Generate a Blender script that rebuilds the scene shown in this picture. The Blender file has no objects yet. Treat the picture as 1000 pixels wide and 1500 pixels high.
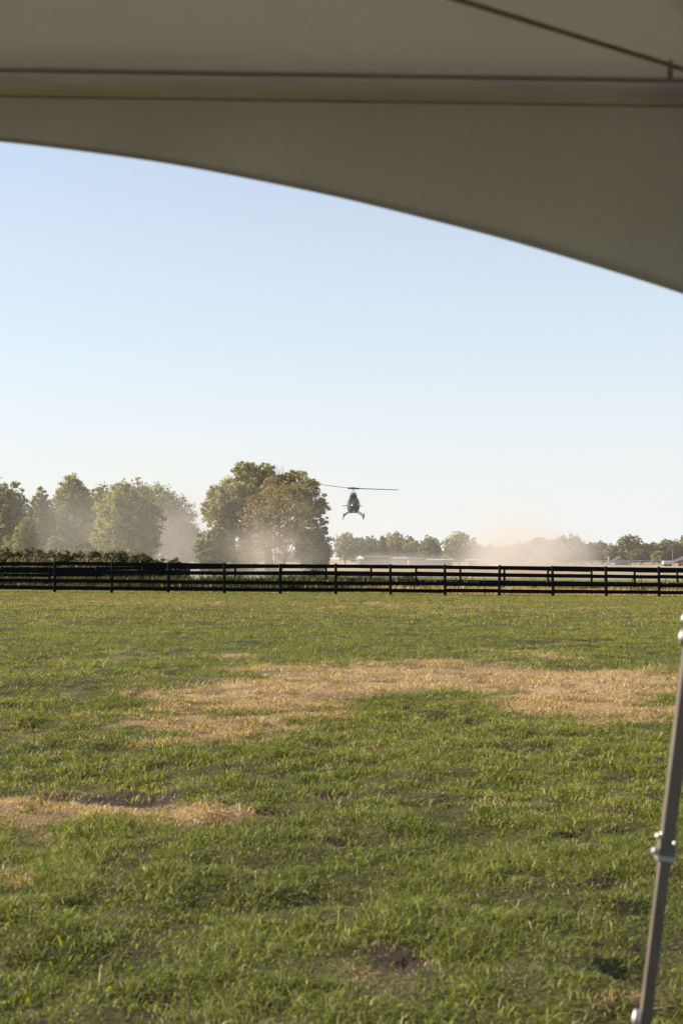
import bpy, math, random
import numpy as np
from mathutils import Vector, Matrix

# ------------------------------------------------------------------ camera, sky, sun, exposure
S = bpy.context.scene
COL = S.collection
F_PX, CX, HY = 2083.0, 500.0, 818.0          # focal length in photo pixels, centre column, horizon row
CAM_H = 1.45

cam_d = bpy.data.cameras.new('camera')
cam_d.sensor_fit = 'VERTICAL'; cam_d.sensor_height = 36.0; cam_d.sensor_width = 24.0; cam_d.lens = 50.0
cam_d.clip_start = 0.05; cam_d.clip_end = 9000
cam_d.dof.use_dof = True; cam_d.dof.focus_distance = 90.0; cam_d.dof.aperture_fstop = 5.8
cam = bpy.data.objects.new('camera', cam_d); COL.objects.link(cam)
cam.location = (0, 0, CAM_H)
cam.rotation_euler = (math.radians(90 + 1.87), 0, 0)
S.camera = cam

SUN_AZ, SUN_EL = math.radians(-83), math.radians(33)     # azimuth measured from +Y, left is negative
w = bpy.data.worlds.new('World'); S.world = w; w.use_nodes = True
nt = w.node_tree; nt.nodes.clear()
sky = nt.nodes.new('ShaderNodeTexSky'); sky.sky_type = 'NISHITA'; sky.sun_disc = False
sky.sun_elevation = SUN_EL; sky.sun_rotation = SUN_AZ
sky.altitude = 0; sky.air_density = 1.0; sky.dust_density = 1.0; sky.ozone_density = 1.8
bg = nt.nodes.new('ShaderNodeBackground'); bg.inputs['Strength'].default_value = 0.0895
out = nt.nodes.new('ShaderNodeOutputWorld')
# thin high haze: whitens the whole sky evenly round the compass, most at the horizon
tcw = nt.nodes.new('ShaderNodeTexCoord'); sep = nt.nodes.new('ShaderNodeSeparateXYZ'); nt.links.new(tcw.outputs['Generated'], sep.inputs[0])
ab = nt.nodes.new('ShaderNodeMath'); ab.operation = 'ABSOLUTE'; nt.links.new(sep.outputs['Z'], ab.inputs[0])
ml = nt.nodes.new('ShaderNodeMath'); ml.operation = 'MULTIPLY'; ml.inputs[1].default_value = -6.4; nt.links.new(ab.outputs[0], ml.inputs[0])
ex = nt.nodes.new('ShaderNodeMath'); ex.operation = 'EXPONENT'; nt.links.new(ml.outputs[0], ex.inputs[0])
mw = nt.nodes.new('ShaderNodeMath'); mw.operation = 'MULTIPLY_ADD'; mw.inputs[1].default_value = 0.65; nt.links.new(ex.outputs[0], mw.inputs[0])
lw = nt.nodes.new('ShaderNodeMath'); lw.operation = 'MULTIPLY_ADD'; lw.inputs[1].default_value = -0.26; lw.inputs[2].default_value = 0.36; nt.links.new(ab.outputs[0], lw.inputs[0]); nt.links.new(lw.outputs[0], mw.inputs[2])
mx = nt.nodes.new('ShaderNodeMixRGB'); mx.inputs[2].default_value = (4.84, 4.93, 4.98, 1)
nt.links.new(mw.outputs[0], mx.inputs[0]); nt.links.new(sky.outputs[0], mx.inputs[1])
nt.links.new(mx.outputs[0], bg.inputs[0]); nt.links.new(bg.outputs[0], out.inputs[0])

sun_d = bpy.data.lights.new('sun', 'SUN'); sun_d.energy = 5.0; sun_d.angle = math.radians(0.5); sun_d.color = (1.0, 0.90, 0.76)
sun = bpy.data.objects.new('sun', sun_d); COL.objects.link(sun)
sdir = Vector((math.sin(SUN_AZ) * math.cos(SUN_EL), math.cos(SUN_AZ) * math.cos(SUN_EL), math.sin(SUN_EL)))
sun.rotation_euler = sdir.to_track_quat('Z', 'Y').to_euler()
sun.location = (-40, 20, 40)

S.view_settings.view_transform = 'Standard'; S.view_settings.look = 'None'
S.view_settings.exposure = 1.06; S.view_settings.gamma = 1.0; S.view_settings.use_curve_mapping = False
S.render.engine = 'CYCLES'
S.cycles.use_denoising = True; S.cycles.use_adaptive_sampling = False
S.cycles.max_bounces = 8; S.cycles.volume_bounces = 2; S.cycles.transparent_max_bounces = 12
S.cycles.volume_step_rate = 1.0; S.cycles.volume_max_steps = 256
S.cycles.caustics_reflective = False; S.cycles.caustics_refractive = False
S.cycles.sample_clamp_indirect = 6.0

# ------------------------------------------------------------------ helpers
RNG = np.random.default_rng(7)

def sstep(t):
    t = np.clip(t, 0, 1); return t * t * (3 - 2 * t)

def hash2(ix, iy, seed):
    n = (ix.astype(np.int64) * 374761393 + iy.astype(np.int64) * 668265263 + seed * 1442695041) & 0x7fffffff
    n = ((n ^ (n >> 13)) * 1274126177) & 0x7fffffff
    n = (n ^ (n >> 16)) & 0x7fffffff
    return n / 0x7fffffff

def vnoise(x, y, seed=0):
    ix, iy = np.floor(x), np.floor(y)
    fx, fy = x - ix, y - iy
    fx = fx * fx * (3 - 2 * fx); fy = fy * fy * (3 - 2 * fy)
    a = hash2(ix, iy, seed); b = hash2(ix + 1, iy, seed); c = hash2(ix, iy + 1, seed); d = hash2(ix + 1, iy + 1, seed)
    return (a * (1 - fx) + b * fx) * (1 - fy) + (c * (1 - fx) + d * fx) * fy

def fbm(x, y, seed=0, octv=4):
    s = np.zeros_like(x, dtype=float); amp = 0.5; tot = 0
    for k in range(octv):
        s += amp * vnoise(x * 2 ** k + 17.3 * k, y * 2 ** k - 9.1 * k, seed + k); tot += amp; amp *= 0.5
    return s / tot

def gz_smooth(x, y):
    t = sstep((y - 22) / 41.0)
    z = t * (-0.15 - 0.0095 * np.clip(x, -30, 30))
    z = z + sstep((y - 64) / 12.0) * (-0.10 - 0.27 * sstep(-x / 18.0) - 0.09 * sstep((x - 3) / 16.0))
    far = sstep((y - 100) / 60.0)
    return z * (1 - far) + far * (-0.30)

def gz(x, y):
    x = np.asarray(x, float); y = np.asarray(y, float)
    near = 1 - sstep((y - 45) / 25.0)
    r = (fbm(x * 1.1, y * 1.1, 3, 3) - 0.5) * 0.12 + (fbm(x * 3.7, y * 3.7, 8, 2) - 0.5) * 0.075
    hol = sum(a * np.exp(-(((x - cx) / rx) ** 2 + ((y - cy) / ry) ** 2)) for cx, cy, rx, ry, a in HOLLOWS)
    return gz_smooth(x, y) + near * r * (1 - 0.6 * np.clip(patch(DRY, x, y), 0, 1)) + hol - 0.035 * pockets(x, y) + (fbm(x * 13, y * 13, 15, 2) - 0.5) * 0.10 * sstep((patch(DIRT, x, y, True) - 0.2) / 0.4)

def gpt(px, py):                                  # photo pixel on the near flat field -> ground x, y
    Y = CAM_H * F_PX / (py - HY); return (px - CX) / F_PX * Y, Y

def at(px, py, Y):                                # a point at distance Y that the photograph shows at (px, py)
    return Vector(((px - CX) / F_PX * Y, Y, CAM_H + (HY - py) / F_PX * Y))

def gzf(x, y): return float(gz(np.array([x]), np.array([y]))[0])
def gsf(x, y): return float(gz_smooth(np.array([x]), np.array([y]))[0])

class MB:
    """collects polygons for one mesh"""
    def __init__(s): s.v = []; s.f = []
    def quadbox(s, cx, cy, cz, sx, sy, sz, rot=None, taper=1.0):
        b = len(s.v)
        for dz in (-1, 1):
            k = taper if dz > 0 else 1.0
            for dx, dy in ((-1, -1), (1, -1), (1, 1), (-1, 1)):
                p = Vector((dx * sx / 2 * k, dy * sy / 2 * k, dz * sz / 2))
                if rot is not None: p = rot @ p
                s.v.append((cx + p.x, cy + p.y, cz + p.z))
        s.f += [(b, b + 3, b + 2, b + 1), (b + 4, b + 5, b + 6, b + 7)] + [(b + i, b + (i + 1) % 4, b + 4 + (i + 1) % 4, b + 4 + i) for i in range(4)]
        return s
    def tube(s, pts, rad, n=8, cap=True):
        pts = [Vector(p) for p in pts]
        if not hasattr(rad, '__len__'): rad = [rad] * len(pts)
        base = len(s.v); prev = None
        for i, p in enumerate(pts):
            t = (pts[min(i + 1, len(pts) - 1)] - pts[max(i - 1, 0)]).normalized()
            if prev is None:
                a = Vector((0, 0, 1)) if abs(t.z) < 0.9 else Vector((1, 0, 0))
                u = t.cross(a).normalized()
            else:
                u = (prev - t * prev.dot(t)).normalized()
            prev = u; v = t.cross(u)
            for k in range(n):
                an = 2 * math.pi * k / n
                q = p + (u * math.cos(an) + v * math.sin(an)) * rad[i]
                s.v.append(tuple(q))
        for i in range(len(pts) - 1):
            for k in range(n):
                a, b_ = base + i * n + k, base + i * n + (k + 1) % n
                s.f.append((a, b_, b_ + n, a + n))
        if cap:
            s.f.append(tuple(base + k for k in reversed(range(n))))
            s.f.append(tuple(base + (len(pts) - 1) * n + k for k in range(n)))
        return s
    def grid(s, fn, nu, nv):
        b = len(s.v)
        for j in range(nv + 1):
            for i in range(nu + 1): s.v.append(tuple(fn(i / nu, j / nv)))
        for j in range(nv):
            for i in range(nu):
                a = b + j * (nu + 1) + i
                s.f.append((a, a + 1, a + nu + 2, a + nu + 1))
        return s
    def prism(s, prof, y0, y1):
        """profile in x,z extruded along y"""
        n = len(prof); b = len(s.v)
        for y in (y0, y1):
            for x, z in prof: s.v.append((x, y, z))
        s.f += [tuple(b + i for i in range(n)), tuple(b + n + i for i in reversed(range(n)))]
        s.f += [(b + (i + 1) % n, b + i, b + n + i, b + n + (i + 1) % n) for i in range(n)]
        return s
    def mesh(s, name, mat=None, smooth=False):
        m = bpy.data.meshes.new(name); m.from_pydata(s.v, [], s.f); m.update()
        if mat: m.materials.append(mat)
        if smooth: m.polygons.foreach_set('use_smooth', [True] * len(m.polygons))
        return m
    def build(s, name, mat, parent=None, smooth=False):
        return link(name, s.mesh(name, mat, smooth), parent)

def link(name, data, parent=None, loc=None):
    o = bpy.data.objects.new(name, data); COL.objects.link(o)
    if parent is not None: o.parent = parent
    if loc is not None: o.location = loc
    return o

def tag(o, label=None, cat=None, group=None, kind=None):
    if label: o['label'] = label
    if cat: o['category'] = cat
    if group: o['group'] = group
    if kind: o['kind'] = kind
    return o

def thing(name, loc, label, cat, group=None, rz=0.0):
    o = link(name, None, loc=loc); o.rotation_euler = (0, 0, rz); o.empty_display_size = 0.2
    return tag(o, label, cat, group)

def np_mesh(name, V, F, col=None, mat=None, smooth=False):
    """V (n,3), F (m,k) all polygons with k corners"""
    m = bpy.data.meshes.new(name)
    n, (mf, k) = len(V), F.shape
    m.vertices.add(n); m.vertices.foreach_set('co', np.ascontiguousarray(V, dtype=np.float32).ravel())
    m.loops.add(mf * k); m.loops.foreach_set('vertex_index', np.ascontiguousarray(F, dtype=np.int32).ravel())
    m.polygons.add(mf); m.polygons.foreach_set('loop_start', np.arange(0, mf * k, k, dtype=np.int32))
    try: m.polygons.foreach_set('loop_total', np.full(mf, k, dtype=np.int32))
    except Exception: pass
    if smooth: m.polygons.foreach_set('use_smooth', np.ones(mf, dtype=bool))
    m.update(calc_edges=True)
    if col is not None:
        a = m.color_attributes.new('tint', 'FLOAT_COLOR', 'POINT')
        c4 = np.ones((n, 4), dtype=np.float32); c4[:, :3] = col
        a.data.foreach_set('color', c4.ravel())
    if mat: m.materials.append(mat)
    return m

# ------------------------------------------------------------------ materials
def nodes_of(name):
    m = bpy.data.materials.new(name); m.use_nodes = True
    t = m.node_tree; p = t.nodes['Principled BSDF']
    return m, t, p

def mat(name, rgb, rough=0.6, metal=0.0, var=0.25, scale=6.0, bump=0.0, spec=0.5, rough_var=0.12, stretch=None, detail=5.0):
    """principled with noise-driven colour and roughness variation"""
    m, t, p = nodes_of(name)
    tc = t.nodes.new('ShaderNodeTexCoord'); nz = t.nodes.new('ShaderNodeTexNoise')
    nz.inputs['Scale'].default_value = scale; nz.inputs['Detail'].default_value = detail
    if stretch:
        mp = t.nodes.new('ShaderNodeMapping'); mp.inputs['Scale'].default_value = stretch
        t.links.new(tc.outputs['Object'], mp.inputs[0]); t.links.new(mp.outputs[0], nz.inputs['Vector'])
    else:
        t.links.new(tc.outputs['Object'], nz.inputs['Vector'])
    cr = t.nodes.new('ShaderNodeValToRGB')
    cr.color_ramp.elements[0].position = 0.3; cr.color_ramp.elements[1].position = 0.72
    cr.color_ramp.elements[0].color = (*[c * (1 - var) for c in rgb], 1); cr.color_ramp.elements[1].color = (*[min(1, c * (1 + var)) for c in rgb], 1)
    t.links.new(nz.outputs['Fac'], cr.inputs[0]); t.links.new(cr.outputs[0], p.inputs['Base Color'])
    mr = t.nodes.new('ShaderNodeMapRange')
    mr.inputs['To Min'].default_value = max(0.02, rough - rough_var); mr.inputs['To Max'].default_value = min(1, rough + rough_var)
    t.links.new(nz.outputs['Fac'], mr.inputs[0]); t.links.new(mr.outputs[0], p.inputs['Roughness'])
    p.inputs['Metallic'].default_value = metal; p.inputs['Specular IOR Level'].default_value = spec
    if bump:
        b = t.nodes.new('ShaderNodeBump'); b.inputs['Strength'].default_value = bump; b.inputs['Distance'].default_value = 0.02
        t.links.new(nz.outputs['Fac'], b.inputs['Height']); t.links.new(b.outputs[0], p.inputs['Normal'])
    return m

def leaf_mat(name, rough=0.55, transl=0.3, spec=0.35, tboost=(1.25, 1.2, 0.7)):
    """colour from the 'tint' attribute; part of the light passes through the blade"""
    m, t, p = nodes_of(name)
    at_ = t.nodes.new('ShaderNodeAttribute'); at_.attribute_name = 'tint'
    t.links.new(at_.outputs['Color'], p.inputs['Base Color'])
    p.inputs['Roughness'].default_value = rough; p.inputs['Specular IOR Level'].default_value = spec
    tr = t.nodes.new('ShaderNodeBsdfTranslucent')
    mx = t.nodes.new('ShaderNodeMixRGB'); mx.blend_type = 'MULTIPLY'; mx.inputs[0].default_value = 1.0
    mx.inputs[2].default_value = (*tboost, 1)
    t.links.new(at_.outputs['Color'], mx.inputs[1]); t.links.new(mx.outputs[0], tr.inputs['Color'])
    ms = t.nodes.new('ShaderNodeMixShader'); ms.inputs[0].default_value = transl
    t.links.new(p.outputs[0], ms.inputs[1]); t.links.new(tr.outputs[0], ms.inputs[2])
    t.links.new(ms.outputs[0], t.nodes['Material Output'].inputs['Surface'])
    return m

M_LEAF = leaf_mat('foliage', 0.6, 0.45, 0.25)
M_GRASS = leaf_mat('grass_blades', 0.45, 0.42, 0.25, (1.2, 1.2, 0.5))
M_BARK = mat('bark', (0.06, 0.048, 0.037), 0.9, var=0.35, scale=3, bump=0.6, stretch=(4, 4, 1))
M_BLACKWOOD = mat('black_painted_board', (0.0035, 0.0038, 0.005), 0.7, var=0.5, scale=5, bump=0.35, stretch=(0.6, 6, 6), spec=0.12)
M_WHITE = mat('white_paint', (0.68, 0.67, 0.64), 0.5, var=0.1, scale=2)

# ------------------------------------------------------------------ ground
DRY = []      # (x, y, rx, ry, weight) bleached turf
DIRT = []     # bare earth
def dry(px0, px1, py0, py1, wgt=1.0, store=DRY):
    xa, ya = gpt((px0 + px1) / 2, py1); xb, yb = gpt((px0 + px1) / 2, py0)
    ym = (ya + yb) / 2; xm = ((px0 + px1) / 2 - CX) / F_PX * ym
    store.append((xm, ym, abs(px1 - px0) / 2 / F_PX * ym, max(abs(yb - ya) / 2, 0.05), wgt))
dry(385, 920, 972, 1010, 1.65); dry(600, 1030, 978, 1016, 1.6); dry(690, 1000, 1008, 1056, 1.2); dry(250, 510, 990, 1052, 1.4)
dry(180, 440, 1040, 1090, 1.0); dry(380, 560, 1008, 1040, 0.6); dry(0, 230, 1062, 1090, 0.75); dry(560, 760, 1024, 1046, 0.5)
dry(-40, 250, 1150, 1212, 1.15); dry(150, 400, 1182, 1218, 0.9); dry(-30, 90, 1262, 1296, 0.6); dry(260, 420, 945, 972, 0.45)
dry(700, 830, 950, 966, 0.6); dry(20, 120, 1088, 1112, 0.55); dry(860, 930, 1100, 1118, 0.6); dry(640, 680, 1225, 1240, 0.5)
dry(330, 420, 1268, 1290, 0.45); dry(760, 960, 1440, 1480, 0.45); dry(480, 700, 1420, 1450, 0.25); dry(150, 330, 1460, 1500, 0.45)
dry(-60, 500, 876, 886, 0.5); dry(420, 760, 876, 890, 0.55); dry(560, 1010, 882, 892, 0.35); dry(780, 1010, 896, 906, 0.3)
dry(500, 560, 1190, 1210, 0.4); dry(690, 780, 1165, 1185, 0.4); dry(90, 260, 958, 972, 0.35)
dry(55, 255, 1154, 1176, 1.3, DIRT); dry(465, 535, 1158, 1180, 1.2, DIRT); dry(512, 660, 1386, 1418, 0.55, DIRT); dry(860, 920, 1276, 1298, 0.9, DIRT)
dry(100, 200, 1398, 1425, 0.5, DIRT); dry(505, 580, 1235, 1248, 0.6, DIRT); dry(300, 350, 1084, 1094, 0.7, DIRT); dry(130, 200, 1130, 1142, 0.4, DIRT)
dry(200, 262, 1152, 1172, 0.8, DIRT); dry(820, 870, 1290, 1302, 0.4, DIRT); dry(330, 390, 1072, 1082, 0.4, DIRT)
HOLLOWS = [(x, y, rx, ry, -0.045 * wg) for x, y, rx, ry, wg in DIRT] + [(gpt(255, 1160)[0], gpt(255, 1160)[1], 0.14, 0.12, 0.035), (gpt(500, 1158)[0], gpt(500, 1158)[1], 0.15, 0.1, 0.02)]

def pockets(x, y):
    """small worn hollows between the hummocks"""
    n = fbm(x * 1.9, y * 3.4, 81, 4)
    return sstep((n - 0.60) / 0.09) * (1 - sstep((y - 26) / 16))

def patch(lst, x, y, sharp=False):
    x = np.asarray(x, float); y = np.asarray(y, float)
    v = np.zeros_like(x)
    for cx, cy, rx, ry, wg in lst:
        r2 = ((x - cx) / rx) ** 2 + ((y - cy) / ry) ** 2
        v = np.maximum(v, wg * np.exp(-0.7 * r2 ** 1.5 if sharp else -0.85 * r2))
    return v

def dryness(x, y):
    n = fbm(x * 0.9, y * 0.9, 21, 5); n2 = fbm(x * 4.0, y * 4.0, 33, 3)
    n3 = fbm(x * 0.8 + 3, y * 2.6, 37, 4)
    d = patch(DRY, x, y) * 1.2 + (n - 0.5) * 1.1 + (n2 - 0.5) * 1.0 + (n3 - 0.5) * 1.3
    return sstep((d - 0.26) / 0.95)

def dirtness(x, y):
    n = fbm(x * 5.0, y * 5.0, 41, 4); n2 = fbm(x * 1.7 + 5, y * 1.7, 46, 3)
    d = patch(DIRT, x, y, True) * 1.15 + (n - 0.5) * 1.5
    s = sstep((n2 + (n - 0.5) * 0.7 - 0.70) / 0.1) * 0.35
    return np.maximum(np.maximum(sstep((d - 0.34) / 0.3), s * (1 - sstep((y - 25) / 20))), 0.42 * pockets(x, y))

def axis(fine, step, grow, lim):
    a = list(np.arange(0, fine, step)); d = step
    while a[-1] < lim: d *= grow; a.append(a[-1] + d)
    return np.array(a)
ax = axis(3.2, 0.055, 1.07, 2400); xs = np.concatenate([-ax[:0:-1], ax])
ys_n = [-60, -30, -15, -8, -4, -2, 0, 1, 2, 2.8]; y = 3.4
while y < 2600:
    ys_n.append(y); y += max(0.03, 0.0105 * y) if y < 100 else 0.05 * y
ys = np.array(ys_n)
GX, GY = np.meshgrid(xs, ys)
GZ = gz(GX, GY)
nx, ny = len(xs), len(ys)
V = np.stack([GX.ravel(), GY.ravel(), GZ.ravel()], 1)
ii = (np.arange(ny - 1)[:, None] * nx + np.arange(nx - 1)[None, :]).ravel()
F = np.stack([ii, ii + 1, ii + nx + 1, ii + nx], 1)

def ground_tint(x, y):
    d = dryness(x, y)[:, None]; e = dirtness(x, y)[:, None]
    big = fbm(x * 0.12, y * 0.12, 55, 3)[:, None]
    g = np.array([0.050, 0.050, 0.018]) * (0.7 + 0.6 * big)
    c = g * (1 - d) + np.array([0.25, 0.17, 0.092]) * d
    c = c * (1 - e) + np.array([0.040, 0.028, 0.020]) * e
    # the lane between the fences and the fields beyond
    lane = (sstep((y - 66) / 2.0) * (1 - sstep((y - 83) / 3)))[:, None]
    lr = sstep((x + 0 + (fbm(x * 0.3, y * 0.3, 61, 3) - 0.5) * 14) / 6)[:, None]
    c = c * (1 - lane) + lane * (np.array([0.09, 0.085, 0.035]) * (1 - lr) + np.array([0.33, 0.235, 0.13]) * lr)
    fld = sstep((y - 84) / 6)[:, None]
    pas = np.array([0.115, 0.12, 0.045]) * (0.75 + 0.5 * big)
    tan = sstep((y - 118 + (fbm(x * 0.05, y * 0.05, 71, 3) - 0.5) * 70) / 25)[:, None]
    c = c * (1 - fld) + fld * (pas * (1 - tan) + np.array([0.30, 0.235, 0.155]) * tan)
    return c
GC = ground_tint(V[:, 0], V[:, 1])

m, t, p = nodes_of('field_soil')
a_ = t.nodes.new('ShaderNodeAttribute'); a_.attribute_name = 'tint'
tc = t.nodes.new('ShaderNodeTexCoord'); n1 = t.nodes.new('ShaderNodeTexNoise'); n1.inputs['Scale'].default_value = 38; n1.inputs['Detail'].default_value = 8
n2 = t.nodes.new('ShaderNodeTexNoise'); n2.inputs['Scale'].default_value = 1.3; n2.inputs['Detail'].default_value = 6
t.links.new(tc.outputs['Object'], n1.inputs['Vector']); t.links.new(tc.outputs['Object'], n2.inputs['Vector'])
ad = t.nodes.new('ShaderNodeMath'); ad.operation = 'ADD'; t.links.new(n1.outputs['Fac'], ad.inputs[0]); t.links.new(n2.outputs['Fac'], ad.inputs[1])
mr = t.nodes.new('ShaderNodeMapRange'); mr.inputs['From Min'].default_value = 0.6; mr.inputs['From Max'].default_value = 1.4
mr.inputs['To Min'].default_value = 0.3; mr.inputs['To Max'].default_value = 1.55; t.links.new(ad.outputs[0], mr.inputs[0])
vm = t.nodes.new('ShaderNodeVectorMath'); vm.operation = 'SCALE'; t.links.new(a_.outputs['Color'], vm.inputs[0]); t.links.new(mr.outputs[0], vm.inputs['Scale'])
t.links.new(vm.outputs[0], p.inputs['Base Color']); p.inputs['Roughness'].default_value = 0.95; p.inputs['Specular IOR Level'].default_value = 0.15
bp = t.nodes.new('ShaderNodeBump'); bp.inputs['Strength'].default_value = 0.6; bp.inputs['Distance'].default_value = 0.03
t.links.new(n1.outputs['Fac'], bp.inputs['Height']); t.links.new(bp.outputs[0], p.inputs['Normal'])
M_SOIL = m
tag(link('ground', np_mesh('ground', V, F, GC, M_SOIL, True)), 'grassy horse paddock ground with bleached patches running to the far fields', kind='structure')

# ------------------------------------------------------------------ grass
def gmesh(x, y):
    i = np.clip(np.searchsorted(xs, x) - 1, 0, nx - 2); j = np.clip(np.searchsorted(ys, y) - 1, 0, ny - 2)
    u = (x - xs[i]) / (xs[i + 1] - xs[i]); v = (y - ys[j]) / (ys[j + 1] - ys[j])
    return (GZ[j, i] * (1 - u) + GZ[j, i + 1] * u) * (1 - v) + (GZ[j + 1, i] * (1 - u) + GZ[j + 1, i + 1] * u) * v

def blades(x, y, hgt, wid, lean, col, rng, seg=2, droop=0.5, z=None):
    """tapered blades; lean is the tip's sideways travel as a share of the height"""
    n = len(x); z = gmesh(x, y) - 0.002 if z is None else z
    th = rng.uniform(0, 2 * np.pi, n); la = rng.uniform(0, 2 * np.pi, n)
    wx, wy = np.cos(th) * wid / 2, np.sin(th) * wid / 2
    lx, ly = np.cos(la) * lean * hgt, np.sin(la) * lean * hgt
    if seg == 1:
        V = np.empty((n, 3, 3)); V[:, 0] = np.stack([x - wx, y - wy, z], 1); V[:, 1] = np.stack([x + wx, y + wy, z], 1)
        V[:, 2] = np.stack([x + lx, y + ly, z + hgt], 1)
        F = np.arange(n * 3).reshape(n, 3); k = 3
    else:
        V = np.empty((n, 5, 3)); h1, l1 = 0.62, 0.32
        V[:, 0] = np.stack([x - wx, y - wy, z], 1); V[:, 1] = np.stack([x + wx, y + wy, z], 1)
        V[:, 2] = np.stack([x + lx * l1 - wx * .85, y + ly * l1 - wy * .85, z + hgt * h1], 1)
        V[:, 3] = np.stack([x + lx * l1 + wx * .85, y + ly * l1 + wy * .85, z + hgt * h1], 1)
        zt = z + hgt * (1.0 - droop * np.clip(lean, 0, 1.2) * 0.6)
        V[:, 4] = np.stack([x + lx, y + ly, zt], 1)
        b = np.arange(n)[:, None] * 5
        F = np.concatenate([b + np.array([[0, 1, 3]]), b + np.array([[0, 3, 2]]), b + np.array([[2, 3, 4]])], 0); k = 5
    return V.reshape(-1, 3), F, np.repeat(col, k, 0)

def merge(parts):
    off = 0; Vs, Fs, Cs = [], [], []
    for V, F, C in parts:
        Vs.append(V); Fs.append(F + off); Cs.append(C); off += len(V)
    return np.concatenate(Vs), np.concatenate(Fs), np.concatenate(Cs)

def field_points(y0, y1, dens, rng, margin=1.2):
    out = []
    for a in np.arange(y0, y1, max(0.5, (y1 - y0) / 24)):
        b = min(y1, a + max(0.5, (y1 - y0) / 24)); hw = 0.243 * b + margin
        n = int(dens * (b - a) * 2 * hw)
        out.append(np.stack([rng.uniform(-hw, hw, n), rng.uniform(a, b, n)], 1))
    q = np.concatenate(out); return q[:, 0], q[:, 1]

def grass_zone(y0, y1, dens, wid, hs, seg, rng):
    x, y = field_points(y0, y1, dens, rng)
    tuft = fbm(x * 5.0, y * 3.4, 91, 3); big = fbm(x * 0.55, y * 0.55, 95, 3)
    d = dryness(x, y); e = dirtness(x, y)
    keep = rng.uniform(0, 1, len(x)) < (0.50 + 0.9 * sstep((tuft - 0.28) / 0.35)) * (1 - 0.85 * e)
    x, y, tuft, big, d = x[keep], y[keep], tuft[keep], big[keep], d[keep]; n = len(x)
    isdry = rng.uniform(0, 1, n) < np.maximum(d * 0.82 + 0.16, e[keep] * 0.8)
    h = hs * (0.40 + 1.2 * sstep((tuft - 0.25) / 0.5)) * (0.7 + 0.6 * big) * rng.uniform(0.55, 1.25, n)
    h = np.where(isdry, h * (0.9 - 0.1 * d), h) * np.where(rng.uniform(0, 1, n) < 0.05, 1.8, 1.0)
    lean = np.where(isdry, rng.uniform(0.5, 1.5, n), rng.uniform(0.5, 2.4, n))
    g0, g1, g2 = np.array([0.078, 0.108, 0.012]), np.array([0.235, 0.255, 0.042]), np.array([0.25, 0.21, 0.072])
    u = np.clip(rng.normal(0.45, 0.28, n) + (big - 0.5) * 0.9, 0, 1)[:, None]
    far = sstep((y - 14) / 30)[:, None] * 0.55
    c = g0 * (1 - u) + g1 * u
    k = np.clip(far + rng.uniform(-0.2, 0.2, (n, 1)), 0, 1); c = c * (1 - k) + g2 * k
    cd = np.array([0.52, 0.345, 0.20]) * rng.uniform(0.45, 1.25, (n, 1)) * (1 - 0.55 * e[keep][:, None]); cs = np.array([0.30, 0.25, 0.13]) * rng.uniform(0.6, 1.2, (n, 1))
    dd = d[:, None] > 0.35
    c = np.where(isdry[:, None], np.where(dd, cd, cs), c)
    c = np.minimum(c * np.exp(rng.normal(0, 0.30, (n, 1))), 0.6)
    return blades(x, y, h, wid * rng.uniform(0.6, 1.3, n), lean, c, rng, seg)

def thatch(y0, y1, dens, wid, rng):
    """short matted dead blades lying close to the soil"""
    x, y = field_points(y0, y1, dens, rng); n = len(x); d = dryness(x, y); e = dirtness(x, y)
    k = rng.uniform(0, 1, n) < 0.9 - 0.7 * e; x, y, d = x[k], y[k], d[k]; n = len(x)
    c = (np.array([0.13, 0.115, 0.045]) * (1 - d[:, None]) + np.array([0.50, 0.318, 0.175]) * d[:, None]) * np.exp(rng.normal(0, 0.45, (n, 1)))
    V, F, C = blades(x, y, rng.uniform(0.006, 0.016, n), wid * rng.uniform(0.5, 1.3, n), rng.uniform(1.5, 4.5, n), np.minimum(c, 0.6), rng, 1)
    return V, F, C
rg = np.random.default_rng(11)
parts = [grass_zone(3.6, 8, 6800, 0.0046, 0.036, 2, rg), grass_zone(8, 15, 3300, 0.0066, 0.038, 2, rg), thatch(3.6, 8, 4800, 0.006, rg), thatch(8, 15, 2500, 0.008, rg),
         ]
V, F, C = merge(parts)
tag(link('grass', np_mesh('grass_near', V, F, C, M_GRASS)), 'short tufted green turf nearest the tent with straw coloured blades', 'grass', kind='stuff')
parts = [grass_zone(15, 30, 1050, 0.012, 0.036, 1, rg), grass_zone(30, 66, 315, 0.025, 0.036, 1, rg)]
V, F, C = merge(parts)
tag(link('grass', np_mesh('grass_far', V, F, C, M_GRASS)), 'mown olive turf stretching to the black board fence', 'grass', kind='stuff')

# ------------------------------------------------------------------ board fences
def board_mesh(seed, L, hh=0.165, th=0.025):
    r = random.Random(seed); mb = MB(); n = 6
    for i in range(n + 1):
        xx = -L / 2 + L * i / n; bow = (r.random() - 0.5) * 0.008; k = (r.random() - 0.5) * 0.006
        for yy, zz in ((-th / 2, -hh / 2), (th / 2, -hh / 2), (th / 2, hh / 2), (-th / 2, hh / 2)): mb.v.append((xx, yy + bow, zz + k))
    for i in range(n):
        for k in range(4): mb.f.append((i * 4 + k, i * 4 + (k + 1) % 4, i * 4 + 4 + (k + 1) % 4, i * 4 + 4 + k))
    mb.f += [(3, 2, 1, 0), tuple(n * 4 + k for k in range(4))]
    return mb.mesh('board', M_BLACKWOOD)

def post_mesh(seed, h=1.36):
    r = random.Random(seed); mb = MB()
    mb.tube([(0, 0, -0.4), (0, 0, 0.5), (0.004, 0, h - 0.03), (0.004, 0, h)], [0.068, 0.066, 0.062, 0.045], 10)
    return mb.mesh('post', M_BLACKWOOD)

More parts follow.
